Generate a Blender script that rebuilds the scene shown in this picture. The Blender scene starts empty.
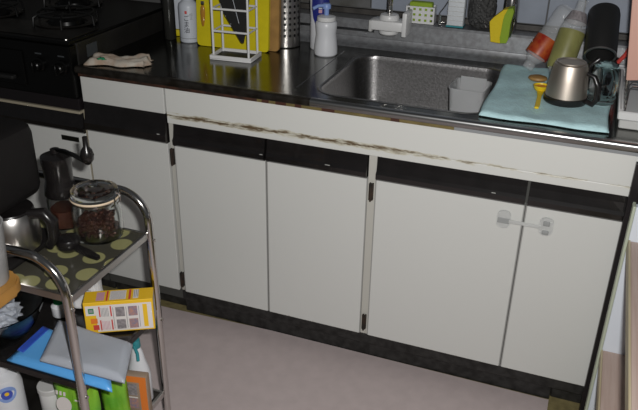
import bpy, bmesh, math, random
from mathutils import Vector, Matrix
random.seed(7)
sc = bpy.context.scene
col = sc.collection
PI = math.pi

# ------------------------------------------------------------------ camera
cam_d = bpy.data.cameras.new('camera'); cam = bpy.data.objects.new('camera', cam_d); col.objects.link(cam)
RM = Matrix(((0.93601312, -0.17405346, 0.30591638), (0.35155723, 0.42050755, -0.83640954), (0.01693983, 0.89043741, 0.45479034)))
cam.matrix_world = Matrix.Translation((0.48956, -1.70923, 1.42257)) @ RM.to_4x4()
cam_d.sensor_width = 36.0; cam_d.sensor_fit = 'HORIZONTAL'
cam_d.lens = 737.169 / 638 * 36.0
cam_d.clip_start = 0.05
sc.camera = cam
# ------------------------------------------------------------------ world, light, exposure
w = bpy.data.worlds.new('room_ambient'); sc.world = w; w.use_nodes = True
w.node_tree.nodes['Background'].inputs[0].default_value = (0.90, 0.95, 1.0, 1)
w.node_tree.nodes['Background'].inputs[1].default_value = 0.05
fl = bpy.data.lights.new('camera_flash', 'AREA'); fl.shape = 'RECTANGLE'; fl.size = 0.035; fl.size_y = 0.02
fl.energy = 27.0; fl.color = (1.0, 0.985, 0.96)
flo = bpy.data.objects.new('camera_flash', fl); col.objects.link(flo)
flo.matrix_world = Matrix.Translation(Vector((0.48956, -1.70923, 1.42257)) + RM @ Vector((0.045, 0.045, -0.01))) @ RM.to_4x4()
vs = sc.view_settings
vs.view_transform = 'Standard'; vs.look = 'None'; vs.gamma = 1.0; vs.use_curve_mapping = False
vs.exposure = 0.0

# ------------------------------------------------------------------ materials
MATS = {}
def mat(key, color=(.8, .8, .8), rough=.5, metal=0.0, trans=0.0, alpha=1.0, ior=1.45, spec=.5, noise=None, bump=None, coat=0):
    """principled material; noise=(scale, amount[, second colour]) mottles the colour, bump=(scale, strength)"""
    if key in MATS: return MATS[key]
    m = bpy.data.materials.new(key); m.use_nodes = True; nt = m.node_tree; b = nt.nodes['Principled BSDF']
    b.inputs['Base Color'].default_value = (*color, 1); b.inputs['Roughness'].default_value = rough
    b.inputs['Metallic'].default_value = metal; b.inputs['Transmission Weight'].default_value = trans
    b.inputs['Alpha'].default_value = alpha; b.inputs['IOR'].default_value = ior
    b.inputs['Specular IOR Level'].default_value = spec; b.inputs['Coat Weight'].default_value = coat
    tc = nt.nodes.new('ShaderNodeTexCoord')
    if noise:
        n = nt.nodes.new('ShaderNodeTexNoise'); n.inputs['Scale'].default_value = noise[0]; n.inputs['Detail'].default_value = 5
        nt.links.new(tc.outputs['Object'], n.inputs['Vector'])
        r = nt.nodes.new('ShaderNodeValToRGB'); c2 = noise[2] if len(noise) > 2 else tuple(c * (1 - noise[1]) for c in color)
        r.color_ramp.elements[0].position = .35; r.color_ramp.elements[1].position = .65
        r.color_ramp.elements[0].color = (*c2, 1); r.color_ramp.elements[1].color = (*color, 1)
        nt.links.new(n.outputs['Fac'], r.inputs['Fac']); nt.links.new(r.outputs['Color'], b.inputs['Base Color'])
    if bump:
        n2 = nt.nodes.new('ShaderNodeTexNoise'); n2.inputs['Scale'].default_value = bump[0]; n2.inputs['Detail'].default_value = 4
        nt.links.new(tc.outputs['Object'], n2.inputs['Vector'])
        bp = nt.nodes.new('ShaderNodeBump'); bp.inputs['Strength'].default_value = bump[1]; bp.inputs['Distance'].default_value = .004
        nt.links.new(n2.outputs['Fac'], bp.inputs['Height']); nt.links.new(bp.outputs['Normal'], b.inputs['Normal'])
    MATS[key] = m; return m

def grime(key, base, dirt, axis, z0, z1, thr, scale, rough=.45, stretch=(1, 1, 1)):
    """painted panel with dirt and flaked stains collected between z0 (heavy) and z1 (none), world height"""
    m = mat(key, base, rough); nt = m.node_tree; b = nt.nodes['Principled BSDF']
    g = nt.nodes.new('ShaderNodeNewGeometry'); sx = nt.nodes.new('ShaderNodeSeparateXYZ'); nt.links.new(g.outputs['Position'], sx.inputs[0])
    mr = nt.nodes.new('ShaderNodeMapRange'); mr.inputs['From Min'].default_value = z0; mr.inputs['From Max'].default_value = z1
    mr.inputs['To Min'].default_value = 1; mr.inputs['To Max'].default_value = 0
    nt.links.new(sx.outputs[axis], mr.inputs['Value'])
    mp = nt.nodes.new('ShaderNodeMapping'); mp.inputs['Scale'].default_value = stretch; nt.links.new(g.outputs['Position'], mp.inputs['Vector'])
    n = nt.nodes.new('ShaderNodeTexNoise'); n.inputs['Scale'].default_value = scale; n.inputs['Detail'].default_value = 8; n.inputs['Roughness'].default_value = .65
    nt.links.new(mp.outputs[0], n.inputs['Vector'])
    mu = nt.nodes.new('ShaderNodeMath'); mu.operation = 'MULTIPLY'; nt.links.new(mr.outputs[0], mu.inputs[0]); nt.links.new(n.outputs['Fac'], mu.inputs[1])
    r = nt.nodes.new('ShaderNodeValToRGB'); e = r.color_ramp.elements
    e[0].position = thr; e[0].color = (*base, 1); e[1].position = min(1, thr + .13); e[1].color = (*dirt, 1)
    nt.links.new(mu.outputs[0], r.inputs['Fac']); nt.links.new(r.outputs['Color'], b.inputs['Base Color'])
    return m

WHITE = (.60, .605, .585)
mat('cab_white', WHITE, .38, noise=(6, .03))
grime('door_white', WHITE, (.20, .15, .09), 2, .070, .135, .345, 38, stretch=(1, 1, .5), rough=.38)
def seam_grime(key, base, dirt):
    """white laminate with brown flaking along the seam at z = 0.69, worst at the left, wear of its own"""
    m = mat(key, base, .38); nt = m.node_tree; b = nt.nodes['Principled BSDF']; L = nt.links.new
    def math_(op, a, c):
        n = nt.nodes.new('ShaderNodeMath'); n.operation = op
        for k, x in enumerate((a, c)):
            if isinstance(x, (int, float)): n.inputs[k].default_value = x
            elif x is not None: L(x, n.inputs[k])
        return n.outputs[0]
    g = nt.nodes.new('ShaderNodeNewGeometry'); sx = nt.nodes.new('ShaderNodeSeparateXYZ'); L(g.outputs['Position'], sx.inputs[0])
    d = math_('ABSOLUTE', math_('SUBTRACT', sx.outputs[2], .6905), None)
    zf = nt.nodes.new('ShaderNodeMapRange'); zf.inputs['From Min'].default_value = .001; zf.inputs['From Max'].default_value = .026; zf.inputs['To Min'].default_value = 1; zf.inputs['To Max'].default_value = 0; L(d, zf.inputs['Value'])
    xf = nt.nodes.new('ShaderNodeMapRange'); xf.inputs['From Min'].default_value = -.05; xf.inputs['From Max'].default_value = .40; xf.inputs['To Min'].default_value = 1; xf.inputs['To Max'].default_value = .72; L(sx.outputs[0], xf.inputs['Value'])
    n = nt.nodes.new('ShaderNodeTexNoise'); n.inputs['Scale'].default_value = 30; n.inputs['Detail'].default_value = 9; n.inputs['Roughness'].default_value = .7
    mp = nt.nodes.new('ShaderNodeMapping'); mp.inputs['Scale'].default_value = (.55, 1, 2.6); L(g.outputs['Position'], mp.inputs['Vector']); L(mp.outputs[0], n.inputs['Vector'])
    v = math_('MULTIPLY', math_('MULTIPLY', zf.outputs[0], xf.outputs[0]), n.outputs['Fac'])
    r = nt.nodes.new('ShaderNodeValToRGB'); e = r.color_ramp.elements; e[0].position = .34; e[0].color = (*base, 1); e[1].position = .50; e[1].color = (*dirt, 1)
    q = e.new(.39); q.color = (.55, .53, .44, 1)
    L(v, r.inputs['Fac']); L(r.outputs['Color'], b.inputs['Base Color'])
seam_grime('panel_white', (.63, .635, .61), (.13, .09, .05))
grime('stile_white', (.48, .47, .43), (.10, .05, .025), 2, .09, .28, .45, 40, stretch=(1, 1, .4))
mat('gap_grey', (.07, .07, .065), .5)
mat('trim_grey', (.30, .30, .29), .45)
mat('black_plastic', (.011, .0095, .0095), .26, noise=(25, .3), coat=.3)
mat('black_matte', (.010, .010, .010), .55)
mat('black_toe', (.008, .0075, .007), .55, noise=(45, .5, (.026, .025, .024)))
mat('black_board', (.010, .008, .009), .40)
mat('chip_white', (.45, .45, .43), .6)
mat('rust', (.045, .025, .015), .7, noise=(60, .4, (.012, .010, .008)))
mat('steel_top', (.15, .15, .138), .18, 1.0, noise=(18, .12), bump=(55, .05))
mat('steel_sink', (.27, .265, .265), .34, 1.0, noise=(150, .35, (.20, .195, .195)), bump=(220, .12))
mat('steel_edge', (.22, .22, .22), .24, 1.0)
mat('lip_polished', (.36, .36, .36), .30, 1.0)
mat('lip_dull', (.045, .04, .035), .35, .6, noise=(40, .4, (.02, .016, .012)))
mat('steel_splash', (.33, .34, .355), .40, .7, noise=(70, .3, (.25, .25, .26)), bump=(60, .04))
mat('chrome', (.62, .60, .58), .14, 1.0)
mat('dark_chrome', (.10, .10, .10), .28, 1.0)
mat('trivet_iron', (.012, .012, .012), .35, .5)
mat('steel_brushed', (.58, .56, .54), .30, 1.0)
mat('mug_steel', (.60, .53, .46), .46, 1.0)
mat('olive_floor', (.23, .19, .085), .6, noise=(40, .35))
mat('mat_pink', (.50, .425, .42), .62, noise=(26, .07), bump=(260, .12))
mat('wall_blue', (.29, .32, .38), .32, noise=(9, .16))
mat('wall_grey', (.12, .12, .12), .45, noise=(14, .45, (.07, .068, .06)))
mat('joint_grey', (.10, .10, .10), .7)
mat('ledge_dark', (.055, .05, .045), .5, noise=(30, .4))
mat('wood_under', (.17, .13, .045), .6, noise=(30, .3))
mat('brown_tape', (.060, .022, .014), .5)
mat('brown_dark', (.020, .012, .009), .5, noise=(40, .5, (.06, .025, .015)))
mat('stove_black', (.003, .003, .003), .30, spec=.25)
mat('stove_side', (.016, .015, .014), .4, noise=(16, .3))
mat('stove_steel', (.11, .10, .09), .35, .9, noise=(10, .6))
mat('cream', (.36, .32, .24), .5)
mat('white_plastic', (.66, .66, .66), .35)
mat('white_dull', (.50, .50, .49), .5)
mat('bottle_milk', (.62, .63, .66), .35, trans=.0)
mat('label_white', (.50, .53, .58), .4)
mat('ink_black', (.02, .02, .03), .5)
mat('ink_red', (.55, .06, .05), .5)
mat('ink_blue', (.05, .08, .40), .5)
mat('ink_grey', (.25, .26, .27), .5)
mat('sticker', (.045, .05, .055), .5)
mat('navy', (.018, .025, .19), .35)
mat('pale_blue', (.22, .32, .62), .4)
mat('yellow_board', (.62, .52, .010), .42, noise=(30, .08))
mat('wood_board', (.36, .20, .06), .5, noise=(24, .25))
mat('amber', (.42, .20, .03), .12, coat=.6)
mat('green_bottle', (.045, .065, .008), .25)
mat('bottle_dark', (.02, .02, .018), .2)
mat('cloth_white', (.48, .44, .38), .85, noise=(28, .35, (.36, .26, .19)), bump=(80, .4))
mat('cloth_green', (.02, .22, .10), .85)
mat('towel', (.55, .80, .84), .95, noise=(34, .14), bump=(190, .6))
mat('glass', (.96, .98, .97), .03, trans=1.0, ior=1.35)
mat('plastic_clear', (.72, .74, .76), .10, alpha=.22, bump=(50, .8))
mat('tub_clear', (.62, .63, .64), .45, trans=.45, ior=1.15)
mat('label_red', (.28, .018, .008), .4, noise=(55, .5, (.42, .09, .02)))
mat('label_olive', (.25, .245, .085), .4, noise=(20, .25))
mat('label_pink', (.55, .30, .36), .4)
mat('spoon_yellow', (.75, .55, .02), .35)
mat('spoon_orange', (.80, .28, .02), .4)
mat('salmon', (.62, .36, .29), .55)
mat('sponge_yellow', (.68, .52, .02), .9, bump=(200, .4))
mat('sponge_green', (.26, .38, .03), .9, bump=(200, .4))
mat('scrubber', (.016, .016, .016), .6, noise=(160, .5, (.05, .05, .05)), bump=(150, .8))
mat('mesh_white', (.62, .65, .68), .5, bump=(140, .3))
mat('coffee_black', (.008, .007, .007), .55, spec=.25, bump=(300, .05))
mat('seal_cream', (.62, .50, .36), .6)
mat('beans', (.060, .020, .012), .45)
mat('wood_tray', (.42, .21, .05), .40, noise=(14, .25))
mat('cup_white', (.30, .30, .30), .5, noise=(40, .2))
mat('bag_clear', (.48, .51, .57), .24, trans=.25, ior=1.15, bump=(16, .55))
mat('bag_blue', (.10, .36, .75), .35)
mat('bag_deep', (.03, .08, .45), .35)
mat('bag_green', (.22, .46, .03), .35, noise=(18, .3, (.12, .36, .03)), bump=(30, .5))
mat('paper_white', (.62, .62, .63), .7, bump=(40, .4))
mat('cap_green', (.01, .20, .06), .4)
mat('cap_teal', (.03, .22, .25), .4)
mat('box_yellow', (.75, .46, .02), .4)
mat('box_white', (.66, .62, .60), .4)
mat('orange_pack', (.70, .19, .03), .45)
mat('brown_paper', (.30, .22, .16), .6)
mat('photo_tone', (.30, .27, .28), .5, noise=(160, .4))
mat('photo_warm', (.42, .22, .17), .5, noise=(160, .4, (.20, .18, .25)))
mat('shelf_white', (.62, .66, .72), .45)
mat('edge_green', (.42, .46, .36), .5)
mat('latch_clear', (.66, .67, .66), .3, trans=.3, ior=1.2)
mat('latch_grey', (.30, .31, .31), .4)

def pattern_mat():
    m = mat('shelf_print', (.06, .06, .045), .16); nt = m.node_tree; b = nt.nodes['Principled BSDF']
    tc = nt.nodes.new('ShaderNodeTexCoord'); mp = nt.nodes.new('ShaderNodeMapping'); mp.inputs['Scale'].default_value = (16, 16, 16)
    nt.links.new(tc.outputs['Object'], mp.inputs['Vector'])
    v = nt.nodes.new('ShaderNodeTexVoronoi'); v.voronoi_dimensions = '2D'; v.inputs['Randomness'].default_value = .7; v.inputs['Scale'].default_value = 1
    nt.links.new(mp.outputs[0], v.inputs['Vector'])
    r = nt.nodes.new('ShaderNodeValToRGB'); e = r.color_ramp.elements
    e[0].position = .36; e[0].color = (.27, .26, .12, 1); e[1].position = .39; e[1].color = (.055, .052, .040, 1)
    nt.links.new(v.outputs['Distance'], r.inputs['Fac']); nt.links.new(r.outputs['Color'], b.inputs['Base Color'])
pattern_mat()

def wood_mat(key, c1, c2, along='Y'):
    m = mat(key, c1, .5); nt = m.node_tree; b = nt.nodes['Principled BSDF']
    tc = nt.nodes.new('ShaderNodeTexCoord'); mp = nt.nodes.new('ShaderNodeMapping')
    mp.inputs['Scale'].default_value = (60, 3, 60) if along == 'Y' else (3, 60, 60)
    nt.links.new(tc.outputs['Object'], mp.inputs['Vector'])
    n = nt.nodes.new('ShaderNodeTexNoise'); n.inputs['Scale'].default_value = 2; n.inputs['Detail'].default_value = 6; nt.links.new(mp.outputs[0], n.inputs['Vector'])
    r = nt.nodes.new('ShaderNodeValToRGB'); e = r.color_ramp.elements
    e[0].position = .3; e[0].color = (*c2, 1); e[1].position = .7; e[1].color = (*c1, 1)
    nt.links.new(n.outputs['Fac'], r.inputs['Fac']); nt.links.new(r.outputs['Color'], b.inputs['Base Color'])
wood_mat('plank_pink', (.50, .40, .355), (.42, .31, .265))
wood_mat('plank_edge', (.50, .44, .30), (.40, .33, .20))

# ------------------------------------------------------------------ mesh helpers
def obj(name, bm, m, parent=None, smooth=False, loc=None, rot=None):
    me = bpy.data.meshes.new(name)
    bmesh.ops.recalc_face_normals(bm, faces=bm.faces)
    bm.to_mesh(me); bm.free()
    if smooth:
        for p in me.polygons: p.use_smooth = True
        if smooth != 'full':
            me.set_sharp_from_angle(angle=math.radians(38))
    for k in ([m] if isinstance(m, str) else m): me.materials.append(MATS[k])
    o = bpy.data.objects.new(name, me); col.objects.link(o)
    if parent: o.parent = parent
    if loc: o.location = loc
    if rot: o.rotation_euler = rot
    return o
def thing(name, label, cat, loc=(0, 0, 0), rot=(0, 0, 0), group=None):
    o = bpy.data.objects.new(name, None); o.empty_display_size = .05; col.objects.link(o)
    o.location = loc; o.rotation_euler = rot
    return tag(o, label, cat, group)
def tag(o, label, cat, group=None):
    o['label'] = label; o['category'] = cat
    if group: o['group'] = group
    return o
def struct(o, label=None):
    o['kind'] = 'structure'
    if label: o['label'] = label
    return o
def box(bm, x0, x1, y0, y1, z0, z1, bev=0, seg=2, mi=0):
    vs_ = [bm.verts.new((x, y, z)) for z in (z0, z1) for y in (y0, y1) for x in (x0, x1)]
    fs = [bm.faces.new([vs_[i] for i in f]) for f in ((0, 2, 3, 1), (4, 5, 7, 6), (0, 1, 5, 4), (2, 6, 7, 3), (0, 4, 6, 2), (1, 3, 7, 5))]
    for f in fs: f.material_index = mi
    if bev:
        es = list({e for f in fs for e in f.edges})
        bmesh.ops.bevel(bm, geom=es, offset=bev, segments=seg, profile=.5, affect='EDGES')
    return bm
def bx(x0, x1, y0, y1, z0, z1, bev=0, seg=2):
    return box(bmesh.new(), x0, x1, y0, y1, z0, z1, bev, seg)
def lathe(prof, n=28, bm=None, cx=0, cy=0, sx=1, sy=1):
    """prof: (r, z) from bottom to top; r = 0 closes"""
    bm = bm or bmesh.new(); prev = None
    for r, z in prof:
        ring = [bm.verts.new((cx, cy, z))] if r < 1e-6 else [bm.verts.new((cx + r * sx * math.cos(2 * PI * i / n), cy + r * sy * math.sin(2 * PI * i / n), z)) for i in range(n)]
        if prev:
            for i in range(n):
                j = (i + 1) % n
                a = [prev[0]] if len(prev) == 1 else [prev[i], prev[j]]
                b = [ring[0]] if len(ring) == 1 else [ring[j], ring[i]]
                if len(a) + len(b) > 2: bm.faces.new(a + b)
        prev = ring
    return bm
def tube(path, r, n=10, bm=None, cap=True, rr=None):
    bm = bm or bmesh.new(); P = [Vector(p) for p in path]; prev = None
    t0 = (P[1] - P[0]).normalized(); up = Vector((0, 0, 1)) if abs(t0.z) < .9 else Vector((1, 0, 0))
    u = t0.cross(up).normalized()
    for i, p in enumerate(P):
        t = (P[min(i + 1, len(P) - 1)] - P[max(i - 1, 0)]).normalized()
        u = (u - t * u.dot(t)).normalized(); v = t.cross(u)
        R_ = rr[i] if rr else r
        ring = [bm.verts.new(p + (u * math.cos(2 * PI * k / n) + v * math.sin(2 * PI * k / n)) * R_) for k in range(n)]
        if prev:
            for k in range(n): bm.faces.new((prev[k], prev[(k + 1) % n], ring[(k + 1) % n], ring[k]))
        elif cap: bm.faces.new(ring[::-1])
        prev = ring
    if cap: bm.faces.new(prev)
    return bm
def extrude_x(prof, x0, x1):
    """closed (y, z) polygon extruded along x"""
    bm = bmesh.new(); a = [bm.verts.new((x0, y, z)) for y, z in prof]; b = [bm.verts.new((x1, y, z)) for y, z in prof]
    n = len(prof); bm.faces.new(a); bm.faces.new(b[::-1])
    for i in range(n): bm.faces.new((a[i], b[i], b[(i + 1) % n], a[(i + 1) % n]))
    return bm
def prism(poly, z0, z1, bev=0):
    bm = bmesh.new(); a = [bm.verts.new((x, y, z0)) for x, y in poly]; b = [bm.verts.new((x, y, z1)) for x, y in poly]
    n = len(poly); bm.faces.new(a[::-1]); bm.faces.new(b)
    for i in range(n): bm.faces.new((a[i], a[(i + 1) % n], b[(i + 1) % n], b[i]))
    if bev: bmesh.ops.bevel(bm, geom=[e for e in bm.edges if abs(e.verts[0].co.z - e.verts[1].co.z) < 1e-6], offset=bev, segments=2, affect='EDGES')
    return bm
def rrect(x0, x1, y0, y1, r, n=6):
    pts = []
    for cx, cy, a0 in ((x1 - r, y1 - r, 0), (x0 + r, y1 - r, 90), (x0 + r, y0 + r, 180), (x1 - r, y0 + r, 270)):
        for k in range(n + 1):
            a = math.radians(a0 + 90 * k / n); pts.append((cx + r * math.cos(a), cy + r * math.sin(a)))
    return pts
def arc(c, r, a0, a1, u, v, n=8):
    c, u, v = Vector(c), Vector(u), Vector(v)
    return [c + u * r * math.cos(math.radians(a0 + (a1 - a0) * k / n)) + v * r * math.sin(math.radians(a0 + (a1 - a0) * k / n)) for k in range(n + 1)]
def printing(name, parent, O, U, V, quads, off=.0006):
    """flat print on a face: quads (u0, v0, u1, v1, material key)"""
    O, U, V = Vector(O), Vector(U), Vector(V); N = U.cross(V).normalized() * off
    keys = list(dict.fromkeys(q[4] for q in quads)); bm = bmesh.new()
    for k, (u0, v0, u1, v1, mk) in enumerate(quads):
        n_ = N * (1 + .15 * k)
        f = bm.faces.new([bm.verts.new(O + U * a + V * b + n_) for a, b in ((u0, v0), (u1, v0), (u1, v1), (u0, v1))]); f.material_index = keys.index(mk)
    return obj(name, bm, keys, parent)
def wrap_text(name, parent, body, size, r, z, ang, m, vertical=True, ex=.0):
    """lettering wrapped on an upright cylinder of radius r"""
    cu = bpy.data.curves.new(name, 'FONT'); cu.body = body; cu.size = size; cu.align_x = 'CENTER'; cu.align_y = 'CENTER'
    cu.space_line = .95
    t = bpy.data.objects.new(name, cu); col.objects.link(t)
    me = bpy.data.meshes.new_from_object(t); bpy.data.objects.remove(t)
    for v in me.vertices:
        a = ang + v.co.x / r
        zz = z + v.co.y
        v.co = (math.cos(a) * (r + .0007), math.sin(a) * (r + .0007), zz)
    me.materials.clear(); me.materials.append(MATS[m])
    o = bpy.data.objects.new(name, me); col.objects.link(o); o.parent = parent
    return o

# ================================================================== SETTING
floor = struct(obj('floor', bx(-2.2, 2.2, -2.6, 1.0, -.05, 0), 'olive_floor'), 'olive brown floor under the pink mat')
wallb = struct(obj('wall_back', bx(-2.2, 2.2, .63, .75, 0, 2.3), 'joint_grey'), 'back wall behind the sink')
for x0, x1, k in ((-2.1, -1.25, 'wall_grey'), (-1.245, -.62, 'wall_grey'), (-.615, -.20, 'wall_grey'), (-.195, .115, 'wall_blue'), (.12, .352, 'wall_blue'), (.356, .455, 'wall_blue'), (.459, .80, 'wall_blue'), (.805, 1.5, 'wall_blue')):
    obj('wall_panel', bx(x0, x1, .622, .632, .905, 1.6, .0015), k, wallb)
obj('sill_board', bx(-2.1, 1.5, .612, .631, .885, .902, .002), 'ledge_dark', wallb)

# ================================================================== FLOOR MAT
o = obj('floor_mat', prism([(-1.5, -1.9), (.555, -1.9), (.555, .022), (-.30, .024), (-.62, .012), (-1.5, .0)], 0, .004, .0015), 'mat_pink')
tag(o, 'large dusty pink floor mat in front of the sink cabinets', 'mat')

# ================================================================== CABINETS
def band(x0, x1, z0, z1):
    h = z1 - z0
    return extrude_x([(.016, z0), (-.004, z0), (-.010, z0 + .006), (-.011, z0 + .30 * h), (-.005, z0 + .42 * h), (-.001, z0 + .75 * h), (.001, z1), (.016, z1)], x0, x1)
def hinge(x, z, p, h=.05):
    b = bmesh.new(); box(b, x - .006, x - .001, -.004, .008, z - h / 2, z + h / 2, .001, 1); box(b, x + .001, x + .006, -.004, .008, z - h / 2, z + h / 2, .001, 1)
    tube([(x, -.005, z - h / 2 - .002), (x, -.005, z + h / 2 + .002)], .0028, 8, b)
    return obj('hinge', b, 'rust', p, True)
# sink base cabinet
s = thing('sink_cabinet', 'wide white sink cabinet with four doors and black handle strips', 'cabinet', (0.1, .27, 0))
def sp(name, bm, m, parent=None, smooth=False):
    o = obj(name, bm, m, parent or s, smooth)
    if parent is None: o.location = (-.1, -.27, 0)
    return o
sp('front_board', bx(-.602, .798, .0195, .024, .06, .770), 'gap_grey')
for x0, x1 in ((-.602, -.587), (.783, .798)): sp('side_panel', bx(x0, x1, .0245, .545, .06, .770), 'cab_white')
sp('bottom_panel', bx(-.5865, .7825, .0245, .545, .06, .075), 'cab_white')
sp('back_panel', bx(-.5865, .7825, .538, .545, .0755, .770), 'cab_white')
sp('front_panel', bx(-.601, .797, -.002, .019, .6905, .7705, .0015), 'panel_white')
sp('lower_rail', bx(-.601, .797, -.0012, .019, .666, .6900, .0015), 'panel_white')
sp('stile', bx(-.6025, -.5855, .006, .019, .094, .665, .001), 'stile_white')
sp('stile', bx(.0005, .0225, .004, .019, .094, .665, .001), 'stile_white')
sp('base_rail', bx(-.60, .797, .006, .03, .058, .0925, .002), 'black_toe')
sp('toe_board', bx(-.604, .556, .026, .046, 0, .060, .003), 'black_toe')
sp('toe_board', bx(.557, .797, .040, .055, 0, .060, .003), 'black_toe')
for x0, x1 in ((-.5835, -.2975), (-.2905, -.0020), (.0245, .4070), (.4140, .7960)):
    d = sp('door', bx(x0, x1, -.001, .018, .0945, .599, .0015), 'door_white')
    obj('handle_strip', band(x0, x1, .5995, .6650), 'black_plastic', d)
    for xe in (x0 - .0026, x1 + .0002): obj('edge_trim', bx(xe, xe + .0024, .001, .017, .095, .598), 'trim_grey', d)
for x in (-.594, .0115):
    for z in (.562, .138):
        h = hinge(x, z, s); h.location = (-.1, -.27, 0)
for x, z, l in ((-.309, .620, .009), (-.117, .622, .014), (.325, .622, .010)):
    sp('paint_chip', extrude_x([(-.0105, z), (-.0116, z + .0006), (-.0114, z + .0018), (-.0105, z + .002)], x, x + l), 'chip_white')
# left narrow cabinet
n = thing('narrow_cabinet', 'narrow white base cabinet with drawer between stove and sink cabinet', 'cabinet', (-.745, .27, 0))
def np_(name, bm, m, parent=None, smooth=False):
    o = obj(name, bm, m, parent or n, smooth)
    if parent is None: o.location = (.745, -.27, 0)
    return o
np_('body', bx(-.886, -.606, .020, .545, .05, .770), 'gap_grey')
d = np_('drawer', bx(-.884, -.6065, -.002, .019, .692, .7705, .002), 'cab_white')
obj('handle_strip', band(-.884, -.6065, .602, .691), 'black_plastic', d)
d = np_('door', bx(-.884, -.6065, -.001, .018, .0945, .601, .0015), 'door_white')
np_('toe_board', bx(-.886, -.606, .046, .06, 0, .0935, .002), 'black_toe')
np_('paint_chip', bx(-.633, -.625, -.0118, -.010, .630, .632), 'chip_white')
# stove base cabinet
g = thing('stove_cabinet', 'white base cabinet under the black stove with cream trim line', 'cabinet', (-1.23, .27, 0))
def gp(name, bm, m, parent=None, smooth=False):
    o = obj(name, bm, m, parent or g, smooth)
    if parent is None: o.location = (1.23, -.27, 0)
    return o
gp('body', bx(-1.58, -.893, .020, .545, .05, .700), 'gap_grey')
gp('top_rail', bx(-1.58, -.892, -.012, .019, .664, .700, .002), 'black_board')
gp('trim_line', bx(-1.58, -.892, -.014, .006, .654, .6615, .001), 'cream')
for x0, x1 in ((-1.58, -1.242), (-1.238, -.8925)):
    d = gp('door', bx(x0, x1, -.001, .018, .0945, .588, .0015), 'door_white')
    obj('handle_strip', band(x0, x1, .5885, .652), 'black_plastic', d)
    if x1 > -1: obj('name_plate', bx(-.982, -.918, -.0035, -.001, .556, .572, .0008), 'dark_chrome', d)
gp('toe_board', bx(-1.58, -.893, .046, .06, 0, .0935, .002), 'black_toe')
b = bmesh.new(); box(b, -.8905, -.8875, .001, .02, .10, .664)
gp('edge_strip', b, 'cream')

# ================================================================== WORKTOP WITH SINK
wt = thing('worktop', 'stainless steel worktop with built-in sink and low splashback', 'worktop', (-.05, .27, .7715))
def wp(name, bm, m, smooth=False, parent=None):
    o = obj(name, bm, m, parent or wt, smooth)
    if parent is None: o.location = (.05, -.27, -.7715)
    return o
X0, X1, Y0, Y1, ZT = -.886, .80, -.016, .552, .800
SX0, SX1, SY0, SY1 = -.168, .276, .048, .452
def sink_loops():
    n = 8
    def loop(inset, r): return rrect(SX0 + inset, SX1 - inset, SY0 + inset, SY1 - inset, max(.02, r - .012), n)
    base = loop(0, .07); cx, cy = (SX0 + SX1) / 2, (SY0 + SY1) / 2
    def outer(px, py):
        dx, dy = px - cx, py - cy; t = 1e9
        if dx > 1e-9: t = min(t, (X1 - cx) / dx)
        if dx < -1e-9: t = min(t, (X0 - cx) / dx)
        if dy > 1e-9: t = min(t, (Y1 - cy) / dy)
        if dy < -1e-9: t = min(t, (Y0 - cy) / dy)
        return (cx + dx * t, cy + dy * t)
    return loop, base, outer, n
loop, base, outer, nn = sink_loops()
# top sheet = front strip, back strip, left and right areas with the rounded hole bridged
bm = bmesh.new()
hole = [bm.verts.new((x, y, ZT)) for x, y in loop(-.012, .08)]
fr = {}
qs = [(.80, Y1), (X0, Y1), (X0, Y0 + .006), (.80, Y0 + .006)]
oc = [bm.verts.new((x, y, ZT)) for x, y in qs]
K = nn + 1
for q in range(4):
    seg = hole[q * K:(q + 1) * K]
    for i in range(nn): bm.faces.new((oc[q], seg[i], seg[i + 1]))
    nx = hole[((q + 1) * K) % len(hole)]
    bm.faces.new((oc[q], seg[-1], nx, oc[(q + 1) % 4]))
wp('top_sheet', bm, 'steel_top')
bm = bmesh.new(); rings = []
for inset, r, z in ((-.012, .08, ZT), (-.011, .08, ZT + .0015), (-.005, .075, ZT + .0015), (-.0015, .07, ZT), (.0, .07, ZT - .004), (.001, .07, ZT - .012), (.010, .066, ZT - .13), (.020, .060, ZT - .165), (.045, .045, ZT - .180)):
    rings.append([bm.verts.new((x, y, z)) for x, y in loop(inset, r)])
for a, c in zip(rings, rings[1:]):
    L = len(a)
    for i in range(L): bm.faces.new((a[i], a[(i + 1) % L], c[(i + 1) % L], c[i]))
bm.faces.new(rings[-1])
basin = wp('sink_basin', bm, 'steel_sink', True)
dr = wp('drain', lathe([(0, .6215), (.03, .6215), (.05, .6225), (.055, .6245), (.055, .6212)], 24, cx=.05, cy=.30), 'steel_edge', True)
# rounded front lip
bead = [(Y0 + .018, ZT + .001), (Y0 + .010, ZT + .003), (Y0 + .005, ZT + .0025)] + [(Y0 + .004 - .0075 * math.sin(math.radians(t)), ZT - .006 + .0085 * math.cos(math.radians(t))) for t in range(10, 91, 16)] + [(Y0 - .0035, ZT - .0135), (Y0 - .001, ZT - .017), (Y0 + .014, ZT - .017), (Y0 + .018, ZT - .006)]
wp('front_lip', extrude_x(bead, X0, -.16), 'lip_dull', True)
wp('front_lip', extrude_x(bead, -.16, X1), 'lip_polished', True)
for x0, x1, k in ((X0 + .002, -.315, 'brown_dark'), (-.3148, .215, 'wood_under'), (.2152, X1 - .01, 'ink_grey')):
    wp('under_strip', bx(x0, x1, Y0 + .008, .019, .7712, ZT - .0176), k)
for x, l in ((-.30, .02), (-.26, .03), (-.205, .018), (-.13, .035), (.055, .022)):
    bm = bmesh.new(); box(bm, x, x + l, Y0 + .0065, Y0 + .010, .7716, ZT - .018)
    wp('tape_patch', bm, 'brown_tape')
# drainboard groove by the sink and a flat recessed field at left
wp('groove_line', bx(-.232, -.228, .06, .46, ZT, ZT + .0012, .0005, 1), 'steel_edge')
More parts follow.
